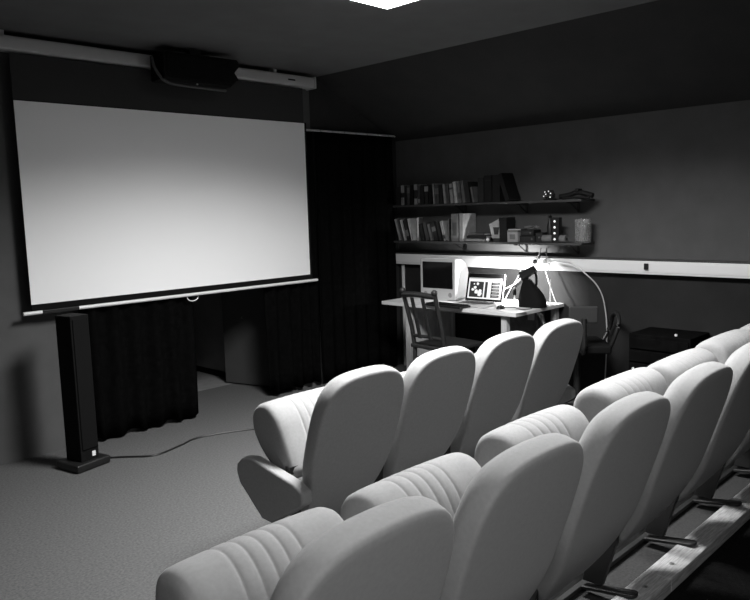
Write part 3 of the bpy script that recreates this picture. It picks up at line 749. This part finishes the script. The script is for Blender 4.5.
for k, (y, w, h, dz) in enumerate(((3.262, .14, .05, 0), (3.255, .12, .045, .051), (3.115, .06, .075, 0))):
    dv = thing('black_device', ['flat black device at the bottom of the pair right of the cream cube', 'flat black device stacked on top right of the cream cube', 'small black device left of the light tower, lower shelf'][k], 'device', (4.93, y, LZ+dz))
    boxo('housing', (0, -w, 0), (.11, 0, h), M['black_plastic'], dv, bevel=.003); boxo('front_panel', (-.002, -w+.008, .008), (0, -.008, h-.008), M['b1'], dv)
    bm = bmesh.new(); lathe(bm, [(.002,-.01),(.007,-.01),(.007,0),(.002,0)], 10, (-.002, -w+.022, h/2), 'x'); finish('dial', bm, M['b3'], dv, smooth=40)
tl = thing('cloth_bundle', 'loose grey cables and cloth heaped on the black devices, lower shelf', 'bundle', (4.97, 3.19, LZ+.097))
bm = bmesh.new(); rnd = random.Random(9)
tube(bm, spline([(rnd.uniform(-.03,.03), rnd.uniform(-.065,.06), .006+rnd.uniform(0,.025)) for _ in range(16)], 5), .005, 6); finish('cord', bm, M['b3'], tl, smooth=60)
bt = thing('bottle', 'small black bottle standing behind the pale roll, lower shelf', 'bottle', (5.0, 3.03, LZ))
bm = bmesh.new(); lathe(bm, [(.005,0),(.022,0),(.023,.01),(.023,.13),(.012,.16),(.010,.185),(.004,.185)], 16); finish('bottle_body', bm, M['black_plastic'], bt, smooth=50)
bm = bmesh.new(); lathe(bm, [(.004,.185),(.012,.185),(.012,.205),(.004,.205)], 12); finish('cap', bm, M['black_matte'], bt, smooth=50)
for k, (y, L_) in enumerate(((3.05, .085), (2.90, .05))):
    ro = thing('tape_roll', ['pale roll lying on the lower shelf left of the light tower', 'pale roll lying on the lower shelf right of the light tower'][k], 'roll', (4.935, y, LZ))
    bm = bmesh.new(); lathe(bm, [(.010,-L_),(.028,-L_),(.029,-L_+.005),(.029,-.005),(.028,0),(.010,0)], 18, (.0, 0, .029), 'y'); finish('roll_body', bm, M['b3'], ro, smooth=40)
    bm = bmesh.new(); lathe(bm, [(.003,-L_-.002),(.010,-L_-.002),(.010,.002),(.003,.002)], 12, (0,0,.029), 'y'); finish('core', bm, M['b1'], ro, smooth=40)
tw = thing('light_tower', 'upright black strip with four white lamps standing on the lower shelf', 'lamp strip', (4.915, 2.935, LZ))
boxo('tower_body', (0, -.032, 0), (.05, .032, .19), M['black_plastic'], tw, bevel=.004)
for k in range(4):
    bm = bmesh.new(); lathe(bm, [(.002,-.004),(.008,-.004),(.009,0),(.002,.001)], 12, (-.001, .003, .026+k*.045), 'x'); finish('lamp_lens', bm, M['led'], tw, smooth=40)
gh = thing('glass_jar', 'clear glass holder with small pale items at the right end of the lower shelf', 'glass', (4.97, 2.735, LZ))
bm = bmesh.new(); lathe(bm, [(.005,0),(.058,0),(.062,.01),(.062,.165),(.066,.175),(.061,.175),(.057,.165),(.057,.012),(.005,.008)], 24); finish('glass_wall', bm, M['glass'], gh, smooth=40)
bm = bmesh.new(); rnd = random.Random(3)
for k in range(7):
    a = rnd.uniform(0, 6.28); b = a+rnd.uniform(1.5, 3)
    tube(bm, [(.03*math.cos(a), .03*math.sin(a), .012), (.045*math.cos(b), .045*math.sin(b), rnd.uniform(.11, .19))], .004, 6)
it = finish('stick_contents', bm, M['b4'], gh, smooth=60)
bm = bmesh.new()
for k in range(5):
    a = 1.3*k; bx(bm, (.03*math.cos(a)-.012, .03*math.sin(a)-.012, .10+.012*k), (.03*math.cos(a)+.012, .03*math.sin(a)+.012, .118+.012*k), Euler((.4*k, .3*k, .5)).to_matrix())
finish('small_blocks', bm, M['b4'], gh, bevel=.002)
# upper shelf, right end
gl = thing('glass_ornament', 'glittering cut-glass ornament on the right half of the upper shelf', 'ornament', (4.95, 3.0, UZ))
bm = bmesh.new(); bmesh.ops.create_icosphere(bm, subdivisions=2, radius=.045)
rnd = random.Random(5)
for v in bm.verts: v.co *= rnd.uniform(.85, 1.12); v.co.z = max(-.03, v.co.z*.85)
bmesh.ops.translate(bm, verts=bm.verts, vec=(0,0,.04)); finish('faceted_body', bm, mat('faceted_dark_glass', .12, .12, metal=.8), gl)
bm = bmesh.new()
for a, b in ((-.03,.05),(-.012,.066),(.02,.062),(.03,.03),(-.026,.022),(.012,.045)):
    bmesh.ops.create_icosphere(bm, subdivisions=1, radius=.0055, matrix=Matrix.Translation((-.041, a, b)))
finish('glint_bead', bm, M['led'], gl)  # glowing beads stand in for the ornament's glints, no lamps
boxo('ornament_base', (-.03,-.04,0), (.03,.04,.012), M['b0'], gl, bevel=.003)
ob = thing('model_plane', 'low dark curved object lying flat at the right end of the upper shelf', 'ornament', (4.96, 2.78, UZ))
bm = bmesh.new(); tube(bm, spline([(0,.14,.022),(0,.06,.032),(0,0,.05),(0,-.05,.044),(0,-.13,.022)], 6), .020, 10); finish('body', bm, M['b0'], ob, smooth=60)
bm = bmesh.new(); tube(bm, spline([(-.03,.10,.008),(-.035,0,.012),(-.03,-.12,.008)], 5), .008, 8); finish('side_rail', bm, M['b0'], ob, smooth=60)
bm = bmesh.new(); bx(bm, (-.03,-.03,.055), (.03,.0,.078)); finish('top_fin', bm, M['b0'], ob, bevel=.006)

# ------------------------------------------------------------------ world, camera, view
w = bpy.data.worlds.new('world'); SC.world = w; w.use_nodes = True
w.node_tree.nodes['Background'].inputs[0].default_value = (.02, .02, .02, 1); w.node_tree.nodes['Background'].inputs[1].default_value = .2
cam = bpy.data.cameras.new('camera'); co = bpy.data.objects.new('camera', cam); COL.objects.link(co)
cam.sensor_fit = 'HORIZONTAL'; cam.sensor_width = 36; cam.lens = 730.8/750*36; cam.clip_start = .02
yaw, pitch, roll = .789086, .12395, .029685
f = Vector((math.sin(yaw)*math.cos(pitch), math.cos(yaw)*math.cos(pitch), -math.sin(pitch)))
r = Vector((math.cos(yaw), -math.sin(yaw), 0)); d = f.cross(r)
r2 = r*math.cos(roll) + d*math.sin(roll); d2 = -r*math.sin(roll) + d*math.cos(roll)
mtx = Matrix((r2, -d2, -f)).transposed().to_4x4(); mtx.translation = (0, 0, 1.5)
co.matrix_world = mtx
SC.camera = co
SC.view_settings.view_transform = 'Standard'
SC.view_settings.look = 'None'
SC.view_settings.exposure = 0.0
